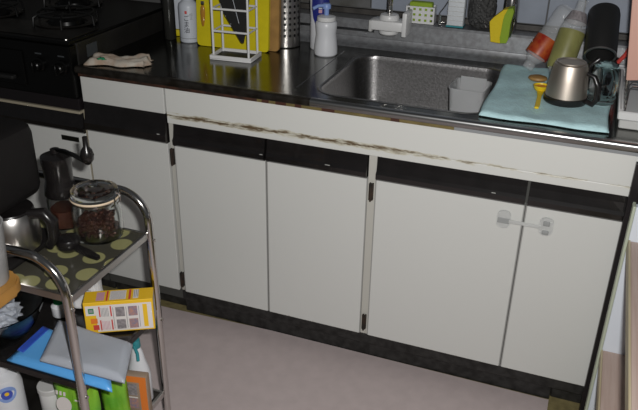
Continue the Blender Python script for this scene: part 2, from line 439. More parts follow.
# cove and splashback
wp('cove', extrude_x([(Y1 - .03, ZT), (Y1 - .022, ZT + .006), (Y1 - .012, ZT + .008), (Y1 - .005, ZT + .016), (Y1, ZT + .028), (Y1 + .02, ZT + .028), (Y1 + .02, ZT)], X0, X1), 'steel_splash', True)
wp('splashback', extrude_x([(Y1 + .002, ZT + .026), (Y1 - .002, ZT + .030), (Y1, .876), (Y1 + .004, .883), (Y1 + .068, .884), (Y1 + .068, ZT)], X0, X1), 'steel_splash')
wp('splash_ridge', extrude_x([(Y1 - .003, .846), (Y1 - .006, .850), (Y1 - .003, .854), (Y1 + .004, .854), (Y1 + .004, .846)], X0, -.16), 'steel_edge', True)

# ================================================================== STOVE
st = thing('gas_stove', 'black gas stove with burners and knobs at the left end', 'stove', (-1.19, .26, .70))
def stp(name, bm, m, smooth=False, parent=None):
    o = obj(name, bm, m, parent or st, smooth)
    if parent is None: o.location = (1.19, -.26, -.70)
    return o
stp('body', bx(-1.49, -.892, .012, .54, .701, .862, .004), 'stove_side')
stp('front_face', bx(-1.49, -.892, -.022, .011, .703, .858, .004), 'stove_black')
stp('top_plate', bx(-1.492, -.890, -.024, .542, .8625, .872, .003), 'stove_black')
stp('drip_pan', bx(-1.475, -.905, .0, .14, .8722, .8742, .001), 'stove_steel')
def burner(cx, cy):
    b_ = stp('burner', lathe([(0, .8722), (.045, .8722), (.055, .874), (.052, .884), (.036, .894), (.030, .898), (0, .899)], 24, cx=cx, cy=cy), 'stove_black', True)
    obj('drip_ring', lathe([(.062, .8722), (.085, .8722), (.095, .877), (.085, .880), (.064, .874)], 28, cx=cx, cy=cy), 'stove_steel', b_, True)
    gr = bmesh.new()
    tube([(cx + .085 * math.cos(a * PI / 12), cy + .085 * math.sin(a * PI / 12), .905) for a in range(25)], .0035, 6, gr)
    for a in range(6):
        c_, s_ = math.cos(a * PI / 3), math.sin(a * PI / 3)
        tube([(cx + .035 * c_, cy + .035 * s_, .909), (cx + .085 * c_, cy + .085 * s_, .907), (cx + .10 * c_, cy + .10 * s_, .900), (cx + .103 * c_, cy + .103 * s_, .873)], .0035, 6, gr)
    obj('trivet', gr, 'trivet_iron', b_, True)
burner(-1.045, .17); burner(-1.335, .17); burner(-1.19, .40)
for x in (-.925, -1.005, -1.30, -1.38):
    k = lathe([(0, 0), (.022, 0), (.022, .006), (.017, .008), (.016, .024), (.013, .027), (0, .027)], 20)
    bmesh.ops.rotate(k, verts=k.verts, cent=(0, 0, 0), matrix=Matrix.Rotation(PI / 2, 3, 'X'))
    box(k, -.003, .003, -.034, -.02, -.016, .016, .001, 1)
    bmesh.ops.translate(k, verts=k.verts, vec=(x, -.0225, .795))
    stp('knob', k, 'stove_black', True)
    stp('knob_mark', bx(x - .010, x + .012, -.0232, -.0222, .826, .830), 'sticker')
stp('grill_door', bx(-1.27, -1.06, -.028, -.0225, .725, .83, .003), 'stove_black')
stp('grill_handle', bx(-1.24, -1.09, -.048, -.0285, .745, .757, .004), 'black_matte')
stp('corner_rivet', lathe([(0, .872), (.006, .8725), (.005, .876), (0, .877)], 12, cx=-.912, cy=-.005), 'chrome', True)
stp('rating_sticker', bx(-.8918, -.8912, .055, .105, .81, .846), 'sticker')

# ================================================================== WORKTOP THINGS
# rag beside the stove
def wavy(x0, x1, y0, y1, z, th, amp, nx=22, ny=14, seed=1, edge=.004, keep=None):
    rnd = random.Random(seed); bm = bmesh.new(); ph = [rnd.uniform(0, 6) for _ in range(8)]
    top, bot = [], []
    for j in range(ny + 1):
        rt, rb = [], []
        for i in range(nx + 1):
            u, v = i / nx, j / ny
            ex = edge * math.sin(9 * v + ph[0]) * (1 if i in (0, nx) else 0); ey = edge * math.sin(11 * u + ph[1]) * (1 if j in (0, ny) else 0)
            x, y = x0 + (x1 - x0) * u + ex, y0 + (y1 - y0) * v + ey
            h = amp * (.5 + .25 * math.sin(7 * u + 3 * v + ph[2]) + .15 * math.sin(15 * v - 6 * u + ph[3]) + .10 * math.sin(23 * u + 11 * v + ph[4]))
            rim = i in (0, nx) or j in (0, ny)
            rb.append(bm.verts.new((x, y, z))); rt.append(bm.verts.new((x, y, z + (th * .5 if rim else th + max(0, h)))))
        top.append(rt); bot.append(rb)
    for j in range(ny):
        for i in range(nx):
            bm.faces.new((top[j][i], top[j][i + 1], top[j + 1][i + 1], top[j + 1][i])); bm.faces.new((bot[j][i], bot[j + 1][i], bot[j + 1][i + 1], bot[j][i + 1]))
    for i in range(nx):
        bm.faces.new((bot[0][i], bot[0][i + 1], top[0][i + 1], top[0][i])); bm.faces.new((bot[ny][i], top[ny][i], top[ny][i + 1], bot[ny][i + 1]))
    for j in range(ny):
        bm.faces.new((bot[j][0], top[j][0], top[j + 1][0], bot[j + 1][0])); bm.faces.new((bot[j][nx], bot[j + 1][nx], top[j + 1][nx], top[j][nx]))
    return bm
rag = thing('rag', 'crumpled off-white rag lying on the worktop beside the stove', 'cloth', (-.785, .058, ZT + .003), (0, 0, math.radians(14)))
obj('cloth', wavy(-.088, .088, -.030, .040, 0, .006, .020, seed=5, edge=.008), 'cloth_white', rag, 'full')
obj('green_print', wavy(-.055, -.030, -.028, -.012, .016, .003, .003, 6, 5, seed=3), 'cloth_green', rag, 'full')

# sesame oil bottle
o = thing('oil_bottle', 'white sesame oil bottle with black lettering beside yellow cutting board', 'bottle', (-.728, .372, ZT + .0005))
obj('bottle_body', lathe([(0, 0), (.028, 0), (.031, .003), (.0315, .112), (.029, .122), (.018, .132), (.0145, .137), (.0145, .157), (0, .157)], 32), 'label_white', o, True)
obj('base_band', lathe([(.0312, .014), (.0318, .014), (.0318, .016), (.0312, .016)], 32), 'ink_grey', o, True)
obj('cap', lathe([(.0145, .138), (.0165, .138), (.0165, .162), (.014, .165), (0, .165)], 24), 'bottle_dark', o, True)
AN = math.radians(-68)
wrap_text('lettering', o, 'ご\nま\n油', .020, .0315, .060, AN - .12, 'ink_black')
wrap_text('lettering', o, '純\n正', .011, .0315, .085, AN + .38, 'ink_grey')
q = bmesh.new()
for k in range(5):
    a0, a1 = AN - .25 + .045 * k, AN - .25 + .045 * (k + 1)
    q.faces.new([q.verts.new((.0323 * math.cos(a), .0323 * math.sin(a), z)) for a, z in ((a0, .094), (a1, .094), (a1, .103), (a0, .103))])
obj('red_seal', q, 'ink_red', o)
# packet behind it and dark green bottle
o = thing('seasoning_packet', 'pale seasoning packet with yellow foot behind the white oil bottle', 'packet', (-.790, .43, ZT + .0005), (0, 0, .35))
obj('packet_body', bx(-.028, .028, -.018, .018, .022, .20, .006), 'label_white', o, True)
obj('packet_foot', bx(-.0282, .0282, -.0182, .0182, 0, .0215, .004), 'yellow_board', o, True)
o = thing('green_bottle', 'dark green glass bottle in the shadow beside the stove', 'bottle', (-.846, .480, ZT + .0005))
obj('bottle_body', lathe([(0, 0), (.034, 0), (.037, .004), (.037, .15), (.03, .18), (.014, .21), (.013, .25), (0, .25)], 28), 'green_bottle', o, True)
obj('cap', lathe([(.0135, .235), (.0155, .235), (.0155, .265), (0, .267)], 20), 'black_matte', o, True)
o = thing('brown_bottle', 'slim dark bottle standing left of the white oil bottle', 'bottle', (-.800, .372, ZT + .0005))
obj('bottle_body', lathe([(0, 0), (.017, 0), (.019, .003), (.019, .14), (.009, .17), (.008, .20), (0, .20)], 24), 'bottle_dark', o, True)
obj('cap', lathe([(.0085, .19), (.0105, .19), (.0105, .215), (0, .216)], 16), 'ink_red', o, True)

# cutting boards standing upright
def board(name, label, x0, x1, h, th, m, loc, tilt, rz, r=.012):
    t = thing(name, label, 'cutting board', loc, (tilt, 0, rz))
    bm = prism(rrect(x0, x1, 0, h, r), -th / 2, th / 2, .0015)
    bmesh.ops.rotate(bm, verts=bm.verts, cent=(0, 0, 0), matrix=Matrix.Rotation(PI / 2, 3, 'X'))
    obj('board', bm, m, t, True); return t
yb = board('cutting_board', 'bright yellow plastic cutting board standing behind the white rack', -.122, .122, .26, .012, 'yellow_board', (-.560, .345, ZT + .001), math.radians(-4), math.radians(2))
a = lathe([(0, .060), (.004, .064), (.0075, .085), (.0085, .105), (.007, .120), (.004, .126), (0, .127)], 14, cx=-.098, cy=-.010, sy=.55)
obj('amber_tag', a, 'amber', yb, True)
obj('tag_clip', bx(-.104, -.092, -.0125, -.0065, .127, .139, .002), 'chrome', yb, True)
board('cutting_board', 'wooden cutting board standing behind the yellow board', -.13, .13, .27, .015, 'wood_board', (-.543, .368, ZT + .001), math.radians(-4), math.radians(2))

# white wire knife rack
rk = thing('knife_rack', 'white wire knife rack with tray base in front of yellow board', 'rack', (-.507, .258, ZT + .0005), (0, 0, math.radians(4)))
bm = bmesh.new(); box(bm, -.066, .066, -.045, .045, 0, .004, .001, 1)
box(bm, -.066, .066, -.045, -.040, .004, .014, .001, 1); box(bm, -.066, .066, .040, .045, .004, .014, .001, 1)
box(bm, -.066, -.061, -.0405, .0405, .004, .014, .001, 1); box(bm, .061, .066, -.0405, .0405, .004, .014, .001, 1)
obj('tray', bm, 'white_plastic', rk, True)
obj('tray_insert', bx(-.058, .058, -.037, .037, .0042, .006), 'black_matte', rk)
for x in (-.056, .056):
    for y in (-.036, .036):
        obj('upright', tube([(x, y, .004), (x, y, .22)], .0035, 8), 'white_plastic', rk, True)
for z in (.085, .15, .215):
    for y in (-.036, .036): obj('cross_bar', tube([(-.056, y, z), (.056, y, z)], .0032, 8), 'white_plastic', rk, True)
    for x in (-.056, .056): obj('side_bar', tube([(x, -.036, z), (x, .036, z)], .0028, 8), 'white_plastic', rk, True)
# knife in black sheath, stuck through the rack
kn = thing('knife', 'black sheathed wide knife leaning point down in the white rack', 'knife', (-.484, .260, ZT + .046), (0, 0, math.radians(4)))
bm = prism([(-.004, .002), (.003, 0), (.010, .03), (.024, .13), (.028, .22), (-.066, .22), (-.070, .13), (-.056, .085)], -.004, .004, .001)
bmesh.ops.rotate(bm, verts=bm.verts, cent=(0, 0, 0), matrix=Matrix.Rotation(PI / 2, 3, 'X'))
obj('sheath', bm, 'black_matte', kn)
obj('blade_line', tube([(-.008, -.0046, .06), (-.040, -.0046, .19)], .0008, 6), 'label_white', kn)
for k in range(4): obj('rivet', tube([(-.018 - .016 * k, -.0038, .034 + .022 * k), (-.018 - .016 * k, -.0052, .034 + .022 * k)], .0015, 8), 'ink_grey', kn)
obj('handle', bx(-.040, -.008, -.008, .008, .2205, .31, .005), 'black_plastic', kn, True)

# perforated cutlery holder
cu = thing('cutlery_holder', 'perforated stainless steel cutlery holder beside the wooden board', 'holder', (-.428, .458, ZT + .0005))
R0, rows, cols = .047, 8, 18
bm = bmesh.new(); Hh = .19
# wall as a grid with square-ish round holes
per = 2 * PI / cols
def cyl(a, z, r=R0): return (r * math.cos(a), r * math.sin(a), z)
zs = [.03 + i * .018 for i in range(rows + 1)]
for i in range(cols):
    a0 = i * per
    for j in range(rows):
        z0, z1 = zs[j], zs[j + 1]
        outer_ = [bm.verts.new(cyl(a0 + per * u, z0 + (z1 - z0) * v)) for u, v in ((0, 0), (.5, 0), (1, 0), (1, .5), (1, 1), (.5, 1), (0, 1), (0, .5))]
        inner_ = [bm.verts.new(cyl(a0 + per * (.5 + .27 * cu_ ), (z0 + z1) / 2 + (z1 - z0) * .27 * cv_)) for cu_, cv_ in [(math.cos(math.radians(t)), math.sin(math.radians(t))) for t in (225, 270, 315, 0, 45, 90, 135, 180)]]
        for k in range(8): bm.faces.new((outer_[k], outer_[(k + 1) % 8], inner_[(k + 1) % 8], inner_[k]))
bmesh.ops.remove_doubles(bm, verts=bm.verts, dist=1e-5)
obj('perforated_wall', bm, 'steel_brushed', cu, 'full')
obj('liner', lathe([(0, .006), (.0415, .006), (.0415, .18), (.039, .18), (.039, .012), (0, .012)], 24), 'black_matte', cu, True)
obj('foot_band', lathe([(0, 0), (R0 - .002, 0), (R0 + .001, .003), (R0 + .0005, .0302), (R0 - .001, .0302), (R0 - .002, .004), (0, .004)], 36), 'steel_brushed', cu, True)
obj('rim_band', lathe([(R0 - .001, zs[-1]), (R0 + .001, zs[-1]), (R0 + .002, zs[-1] + .018), (R0 - .001, zs[-1] + .018)], 36), 'steel_brushed', cu, True)

# pump bottle and blue-white bottle
o = thing('pump_bottle', 'small white pump bottle with pale blue pump head by the sink corner', 'bottle', (-.270, .402, ZT + .0005))
obj('bottle_body', lathe([(0, 0), (.032, 0), (.0355, .004), (.036, .02), (.033, .045), (.0305, .065), (.0325, .085), (.033, .098), (.029, .104), (.0, .105)], 32), 'bottle_milk', o, True)
obj('collar', lathe([(0, .1052), (.028, .1052), (.029, .108), (.028, .117), (.012, .121), (0, .121)], 28), 'white_plastic', o, True)
obj('pump_stem', lathe([(0, .1215), (.0075, .1215), (.0075, .140), (0, .140)], 16), 'pale_blue', o, True)
bm = lathe([(0, .1405), (.013, .1405), (.0135, .150), (.010, .156), (0, .157)], 18); tube([(0, 0, .150), (-.02, -.02, .150), (-.032, -.032, .143)], .005, 8, bm)
obj('pump_head', bm, 'pale_blue', o, True)
o = thing('detergent_bottle', 'white detergent bottle with navy blue label behind the pump bottle', 'bottle', (-.312, .455, ZT + .0005))
obj('bottle_body', lathe([(0, 0), (.026, 0), (.029, .004), (.029, .10), (.031, .15), (.026, .185), (.013, .20), (.013, .21), (0, .21)], 28, sy=.75), 'bottle_milk', o, True)
bm = bmesh.new()
prevr = None
for z, a0, a1, r in ((.055, -60, -40, .0295), (.075, -95, -10, .0297), (.10, -115, 10, .0302), (.13, -125, 20, .0312), (.16, -125, 20, .0305), (.172, -120, 15, .0292)):
    rg = [bm.verts.new((r * math.cos(math.radians(a0 + (a1 - a0) * k / 10)) * 1.02, r * .77 * math.sin(math.radians(a0 + (a1 - a0) * k / 10)), z)) for k in range(11)]
    if prevr:
        for k in range(10): bm.faces.new((prevr[k], prevr[k + 1], rg[k + 1], rg[k]))
    prevr = rg
obj('navy_label', bm, 'navy', o, True)
obj('cap', lathe([(.0135, .203), (.016, .203), (.015, .235), (0, .236)], 20), 'white_plastic', o, True)
printing('label_mark', o, (.006, -.0243, .118), (1, .28, 0), (0, 0, 1), [(0, 0, .010, .010, 'label_pink'), (0, .012, .010, .016, 'label_white')], .0015)

# ================================================================== SINK THINGS
# translucent tub standing in the sink
tb = thing('plastic_tub', 'translucent plastic tub standing in the right end of the sink', 'tub', (.195, .320, ZT - .1760), (0, 0, math.radians(-3)))
bm = bmesh.new(); rg = []
for ins, z in ((.010, 0), (.0, .160), (-.002, .160), (-.002, .163), (.001, .163), (.011, .003)):
    rg.append([bm.verts.new((x, y, z)) for x, y in rrect(-.050 + ins, .050 - ins, -.055 + ins, .055 - ins, .016, 4)])
for a, c in zip(rg, rg[1:]):
    for i in range(len(a)): bm.faces.new((a[i], a[(i + 1) % len(a)], c[(i + 1) % len(a)], c[i]))
bm.faces.new(rg[0][::-1]); bm.faces.new(rg[-1])
obj('tub_wall', bm, 'tub_clear', tb, True)
obj('sheet', bx(-.036, .038, .030, .033, .012, .176, .001), 'tub_clear', tb)

# faucet with white filter head
fc = thing('faucet_filter', 'white faucet water filter on a chrome spout above the sink', 'faucet', (-.095, .50, .868))
obj('filter_body', bx(-.056, .050, -.030, .032, .006, .036, .005), 'white_plastic', fc, True)
obj('filter_plate', bx(.044, .058, -.036, .036, -.006, .066, .003), 'white_plastic', fc, True)
obj('outlet', lathe([(0, -.008), (.026, -.008), (.030, -.004), (.030, .0055), (0, .0055)], 26, cx=-.005), 'white_plastic', fc, True)
obj('collar', lathe([(.030, .0365), (.031, .044), (.027, .052), (.012, .054), (0, .054)], 26, cx=-.005), 'white_plastic', fc, True)
obj('left_flange', bx(-.064, -.052, -.026, .030, -.002, .034, .004), 'white_dull', fc, True)
obj('spout', tube([(-.005, 0, .052), (-.005, -.002, .09)] + [Vector((-.005, .118, .13)) + Vector((0, -.118 * math.cos(t * PI / 16), .06 * math.sin(t * PI / 16))) for t in range(0, 9)][1:] + [(-.005, .121, .19)], .009, 12), 'chrome', fc, True)
obj('wall_flange', lathe([(0, 0), (.03, 0), (.03, .006), (.015, .010), (0, .010)], 24), 'chrome', fc, True, loc=(-.005, .1215, .19), rot=(PI / 2, 0, 0))

LZ = .8845   # top of splash ledge
# sponge basket with holes
sb = thing('sponge_basket', 'small white basket with square holes on the ledge behind faucet', 'basket', (-.022, .588, LZ), (0, 0, math.radians(2)))
bm = bmesh.new()
def holed(bm, x0, x1, y, z0, z1, nx, nz, fr=.28, th=.003):
    dx, dz = (x1 - x0) / nx, (z1 - z0) / nz
    for i in range(nx + 1):
        wv = dx * fr; xc = x0 + i * dx; box(bm, max(x0, xc - wv), min(x1, xc + wv), y, y + th, z0, z1)
    for j in range(nz + 1):
        wv = dz * fr; zc = z0 + j * dz; box(bm, x0, x1, y + .0003, y + th - .0003, max(z0, zc - wv), min(z1, zc + wv))
holed(bm, -.045, .045, -.020, .002, .052, 5, 3); holed(bm, -.045, .045, .017, .002, .052, 5, 3)
box(bm, -.045, -.042, -.0169, .0169, .002, .052); box(bm, .042, .045, -.0169, .0169, .002, .052); box(bm, -.045, .045, -.020, .020, 0, .002)
obj('basket_wall', bm, 'white_plastic', sb)
sgo = tag(obj('sponge', bx(-.036, .036, -.0145, .0145, 0, .062, .005), 'sponge_green', None, True, loc=(-.022, .588, LZ + .0022)), 'green sponge inside the small white basket with holes', 'sponge')
# white ribbed bottle with wire holder
o = thing('mesh_bottle', 'white ribbed plastic container standing on the ledge beside wire hook', 'container', (.090, .583, LZ))
obj('body', bx(-.026, .026, -.020, .020, 0, .15, .006), 'mesh_white', o, True)
bm = bmesh.new()
for k in range(10): box(bm, -.0255, .0255, -.0212, -.0198, .006 + k * .014, .0075 + k * .014)
obj('ribs', bm, 'white_dull', o)
obj('foot', bx(-.0265, .0265, -.0215, .0205, 0, .006, .001), 'cap_teal', o)
o = thing('wire_holder', 'chrome wire holder on the ledge left of the white container', 'holder', (.045, .575, LZ))
bm = tube([(-.004, -.010, .003), (-.004, -.010, .04), (.006, .0, .055), (.016, .020, .075)], .0022, 8); tube([(-.004, -.010, .003), (-.004, .028, .003), (.010, .028, .003)], .0022, 8, bm)
tube([(.0, -.012, .003), (.0, -.012, .035)], .0022, 8, bm)
obj('wire', bm, 'chrome', o, True)
# dark steel-wool scrubber
o = thing('scrubber', 'dark speckled steel wool scrubber on the ledge beside yellow sponge', 'scrubber', (.167, .585, LZ + .002))
bm = bmesh.new(); rnd = random.Random(4)
bmesh.ops.create_icosphere(bm, subdivisions=4, radius=1)
for v in bm.verts:
    k = 1 + rnd.uniform(-.05, .05); c = v.co
    f_ = lambda t: math.copysign(abs(t) ** .6, t)
    v.co = Vector((f_(c.x) * .040 * k, f_(c.y) * .026 * k, .052 + f_(c.z) * .052 * k))
obj('wool', bm, 'scrubber', o)
bm = bmesh.new(); 
for k in range(40):
    a, h = rnd.uniform(PI, 2 * PI), rnd.uniform(.006, .098); r = 1.03
    x, y = .037 * math.cos(a), .026 * math.sin(a)
    tube([(x, y, h), (x + rnd.uniform(-.006, .006), y - .003, h + rnd.uniform(-.005, .005)), (x + rnd.uniform(-.008, .008), y, h + rnd.uniform(-.008, .008))], .0006, 4, bm)
cc = obj('curls', bm, 'steel_brushed', o); cc['kind'] = 'stuff'
# yellow-green sponge
o = thing('dish_sponge', 'yellow and green dish sponge hanging at the splashback ledge', 'sponge', (.236, .522, .866))
def slab(poly, th):
    bm = prism(poly, -th, th, .003); bmesh.ops.rotate(bm, verts=bm.verts, cent=(0, 0, 0), matrix=Matrix.Rotation(PI / 2, 3, 'X')); return bm
obj('foam', slab([(-.024, .002), (.004, .0), (.000, .03), (.002, .07), (.014, .100), (.004, .098), (-.024, .072), (-.033, .06), (-.028, .03)], .022), 'sponge_yellow', o, True)
obj('scouring_layer', slab([(.0045, .0), (.022, .002), (.026, .014), (.027, .060), (.032, .095), (.028, .104), (.0145, .101), (.0025, .07), (.0005, .03)], .0222), 'sponge_green', o, True)
bm = tube([(.030, -.006, .018), (.034, -.010, .04), (.037, -.006, .075), (.030, .026, .106), (.026, .060, .040)], .002, 8)
obj('wire_clip', bm, 'chrome', o, True)
o = tag(obj('steel_canister', lathe([(0, 0), (.022, 0), (.024, .05), (.023, .10), (.018, .118), (.008, .124), (0, .125)], 24), 'chrome', None, True, loc=(.250, .5905, LZ)), 'small shiny steel canister behind the yellow green sponge', 'canister')

# ================================================================== DRYING TOWEL AND WASHED THINGS
tw = tag(obj('drying_towel', wavy(.264, .566, .030, .500, ZT + .0032, .004, .009, 44, 50, seed=9, edge=.003), 'towel', None, 'full'), 'pale teal terry towel spread on the worktop right of the sink', 'towel')
TZ = ZT + .0165
# inverted steel mug
o = thing('steel_mug', 'brushed steel travel mug standing upside down on the teal towel', 'mug', (.455, .190, TZ)); o.scale = (1.05, 1.05, .94); o.rotation_euler.z = math.radians(-26)
obj('mug_body', lathe([(0, .018), (.0485, .018), (.0480, .024), (.0445, .06), (.040, .095), (.0375, .1035), (.034, .106), (.0, .1065)], 36), 'mug_steel', o, True)
obj('rim_band', lathe([(.044, 0), (.0495, 0), (.0515, .004), (.0505, .0175), (.046, .0178), (.044, .004)], 36), 'black_plastic', o, True)
obj('base_recess', lathe([(0, .1067), (.029, .1067), (.031, .1095), (.0345, .1095), (.0345, .1062)], 30), 'mug_steel', o, True)
obj('handle', tube([(.042, .008, .012), (.064, .012, .006), (.072, .014, .022), (.070, .014, .055), (.058, .012, .078), (.040, .008, .085)], .0065, 10, rr=[.007, .008, .008, .0075, .007, .006]), 'black_plastic', o, True)
# yellow measuring spoon
o = thing('measuring_spoon', 'yellow plastic spoon with orange bowl on the teal towel', 'spoon', (.392, .18, TZ + .001), (0, 0, math.radians(2)))
obj('handle', prism([(-.006, -.085), (.004, -.085), (.006, -.06), (.005, .01), (.009, .05), (-.009, .05), (-.005, .01)], .0, .005, .001), 'spoon_yellow', o)
obj('bowl', lathe([(0, 0), (.012, 0), (.018, .006), (.021, .016), (.019, .016), (.015, .006), (0, .003)], 22, cx=0, cy=.065), 'spoon_yellow', o, True)
obj('bowl_print', lathe([(0, .0035), (.013, .006), (.0165, .0125), (0, .0125)], 20, cx=0, cy=.065), 'spoon_orange', o, True)
tag(obj('pan_lid_knob', lathe([(0, 0), (.018, 0), (.022, .004), (.020, .009), (.012, .012), (0, .012)], 22, sx=1.2), 'wood_board', None, True, loc=(.372, .345, TZ)), 'small tan disc on the towel beside the red labelled bottle', 'disc')

# leaning plastic bottles
def pet(name, label, base_pt, tip_pt, label_key, spec, capm):
    b0, t0 = Vector(base_pt), Vector(tip_pt); d = (t0 - b0); L = d.length
    t = thing(name, label, 'bottle', base_pt); t.rotation_euler = d.to_track_quat('Z', 'Y').to_euler()
    return t, L
o, L = pet('drink_bottle', 'clear plastic drink bottle with red label leaning upside down', (.334, .420, .824), (.420, .495, .985), 'label_red', 0, 0)
obj('neck', lathe([(0, 0), (.016, 0), (.0165, .014), (.015, .020), (0, .020)], 20), 'plastic_clear', o, True)
obj('bottle_wall', lathe([(.014, .0205), (.020, .026), (.031, .044), (.033, .050), (.033, .105), (.031, .110), (.033, .116), (.031, .124), (.033, .131), (.031, .139), (.033, .147), (.031, .156), (.033, .165), (.032, .186), (.026, .196), (.012, .193), (0, .191)], 30), 'plastic_clear', o, True)
obj('wrap_label', lathe([(.0335, .042), (.0338, .044), (.0338, .096), (.0335, .098)], 36), 'label_red', o, True)
q = bmesh.new()
for k in range(7):
    a0, a1 = math.radians(-75 + 8 * k), math.radians(-75 + 8 * (k + 1))
    q.faces.new([q.verts.new((.0343 * math.cos(a), .0343 * math.sin(a), z)) for a, z in ((a0, .060), (a1, .060), (a1, .088), (a0, .088))])
obj('label_patch', q, 'label_pink', o)
o, L = pet('tea_bottle', 'plastic bottle with olive wrap label leaning beside the steel mug', (.419, .362, .832), (.446, .430, .980), 'label_olive', 0, 0)
obj('bottle_wall', lathe([(0, 0), (.020, 0), (.028, .010), (.0345, .022), (.0345, .130), (.029, .150), (.019, .175), (.0135, .187), (.0135, .208), (0, .208)], 30), 'plastic_clear', o, True)
obj('wrap_label', lathe([(.033, .014), (.0352, .024), (.0352, .118), (.0348, .122)], 36), 'label_olive', o, True)
bm = bmesh.new()
for k in range(6):
    z = .036 + k * .014; pv = None
    for i in range(9):
        a = math.radians(-130 + 11 * i); c_ = [bm.verts.new((  .0358 * math.cos(a), .0358 * math.sin(a), zz)) for zz in (z, z + .0035)]
        if pv: bm.faces.new((pv[0], c_[0], c_[1], pv[1]))
        pv = c_
obj('label_lines', bm, 'label_white', o)
obj('shoulder_label', lathe([(.0305, .148), (.0265, .160), (.0205, .175)], 28), 'photo_tone', o, True)

# black flask tube tilted on the rack, with ring
ax = Vector((-.06, .74, .67)).normalized()
o = thing('black_flask', 'black cylindrical flask with grey rimmed open mouth pointing down', 'flask', (.5205, .330, .9025)); o.rotation_euler = ax.to_track_quat('Z', 'Y').to_euler()
obj('flask_body', lathe([(.037, .004), (.040, .004), (.041, .010), (.0405, .13), (.038, .143), (.0, .145), (.0, .12), (.035, .118), (.037, .10)], 38), 'black_matte', o, True)
obj('mouth_ring', lathe([(.0365, 0), (.0405, 0), (.0412, .0035), (.0365, .0035)], 38), 'steel_brushed', o, True)
o = thing('black_ladle', 'black curved utensil handle beside the steel mug', 'utensil', (.512, .288, TZ))
obj('handle', tube([(.004, 0, .004), (-.010, .004, .02), (-.016, .006, .045), (-.010, .004, .072), (.008, .01, .088)], .007, 10), 'black_plastic', o, True)
obj('head', lathe([(0, 0), (.020, .004), (.026, .014), (.024, .014), (.018, .007), (0, .004)], 20, cx=.008, cy=.055), 'black_plastic', o, True)
# glass jar on its mouth
o = thing('glass_tumbler', 'clear glass jar standing upside down beside the dish rack', 'glass', (.540, .216, TZ)); o.scale = (.88, .88, .95)
obj('glass_wall', lathe([(.033, 0), (.036, .002), (.0365, .030), (.0385, .045), (.0385, .075), (.033, .098), (.020, .108), (0, .110), (0, .106), (.019, .104), (.031, .094), (.036, .074), (.036, .046), (.034, .031), (.033, .004)], 34), 'glass', o, True)
obj('mouth_ring', lathe([(.0370, .012), (.0385, .014), (.0385, .018), (.0370, .020)], 34), 'glass', o, True)
# dish rack at the right edge
o = thing('dish_rack', 'white dish rack tray with wire frame at the right worktop end', 'dish rack', (.714, .27, ZT + .001))
bm = bmesh.new(); box(bm, -.128, .09, -.19, .19, 0, .022, .003, 1)
obj('drip_tray', bm, 'white_dull', o, True)
bm = bmesh.new(); box(bm, -.134, .095, -.195, -.185, .0225, .044, .003, 1); box(bm, -.134, .095, .185, .195, .0225, .044, .003, 1); box(bm, -.134, -.124, -.1848, .1848, .0225, .044, .003, 1); box(bm, .085, .095, -.1848, .1848, .0225, .044, .003, 1); box(bm, -.123, .084, -.184, .184, .0225, .026)
obj('rack_frame', bm, 'white_plastic', o, True)
for k in range(9):
    y = -.15 + k * .0375
    obj('wire', tube([(-.118, y, .026), (-.118, y, .085), (-.112, y, .092), (-.050, y, .092), (-.044, y, .085), (-.044, y, .026)], .002, 6), 'chrome', o, True)
o = tag(obj('salmon_board', bx(-.014, .075, -.006, .006, 0, .30, .003), 'salmon', None, True, loc=(.600, .165, .8), rot=(math.radians(-3), math.radians(-7), 0)), 'flat salmon pink board standing in the dish rack at right edge', 'board')
o.location.z = .8965
o = thing('small_pan', 'small black pan with red handle behind the glass jar', 'pan', (.535, .462, ZT + .0165))
obj('pan_wall', lathe([(0, 0), (.038, 0), (.041, .004), (.042, .050), (.039, .050), (.037, .006), (0, .005)], 26), 'black_matte', o, True)
obj('red_handle', tube([(.036, -.02, .047), (.052, -.03, .075), (.058, -.034, .095)], .006, 8), 'ink_red', o, True)

# ================================================================== CHILD LATCH ON THE DOORS
o = thing('child_latch', 'clear plastic child safety latch bridging the two right doors', 'latch', (.412, -.0015, .552))
def pad(cx, cz, key):
    bm = prism(rrect(cx - .0165, cx + .0165, cz - .024, cz + .024, .012, 5), 0, .006, .0015)
    bmesh.ops.rotate(bm, verts=bm.verts, cent=(0, 0, 0), matrix=Matrix.Rotation(PI / 2, 3, 'X')); return obj('pad', bm, key, o, True)
p1 = pad(-.049, .001, 'latch_clear'); p2 = pad(.055, .001, 'latch_clear')
bm = bx(-.036, .046, -.0085, -.0062, -.006, .004, .001); obj('strap', bm, 'latch_clear', o, True)
obj('grip', bx(-.064, -.034, -.0078, -.0062, -.009, .006, .001), 'latch_grey', p1)
obj('button', bx(.047, .063, -.0090, -.0062, .004, .017, .002), 'latch_grey', p2, True)
obj('button', bx(.047, .063, -.0090, -.0062, -.020, -.009, .002), 'latch_grey', p2, True)

# ================================================================== OPEN SHELF AT RIGHT
sh = thing('open_shelf', 'low open shelf with white back and two wooden boards at right edge', 'shelf', (.82, -.35, 0))
def shp(name, bm, m, parent=None):
    o = obj(name, bm, m, parent or sh)
    if parent is None: o.location = (-.82, .35, 0)
    return o
shp('black_backing', bx(.634, 1.0, -.040, -.024, 0, .766, .001), 'black_board')
shp('white_back', bx(.648, 1.0, -.105, -.085, 0, .690, .002), 'shelf_white')
shp('green_edge', bx(.641, .6478, -.110, -.082, 0, .693, .002), 'edge_green')
shp('shelf_board', bx(.650, 1.0, -.85, -.1055, .272, .298, .002), 'plank_pink')
u = shp('shelf_board', bx(.653, 1.0, -.85, -.1055, .582, .606, .002), 'plank_pink')
shp('edge_strip', bx(.648, .6528, -.85, -.1055, .580, .608, .001), 'plank_edge')
shp('edge_strip', bx(.6455, .6498, -.85, -.1055, .270, .300, .001), 'plank_edge')
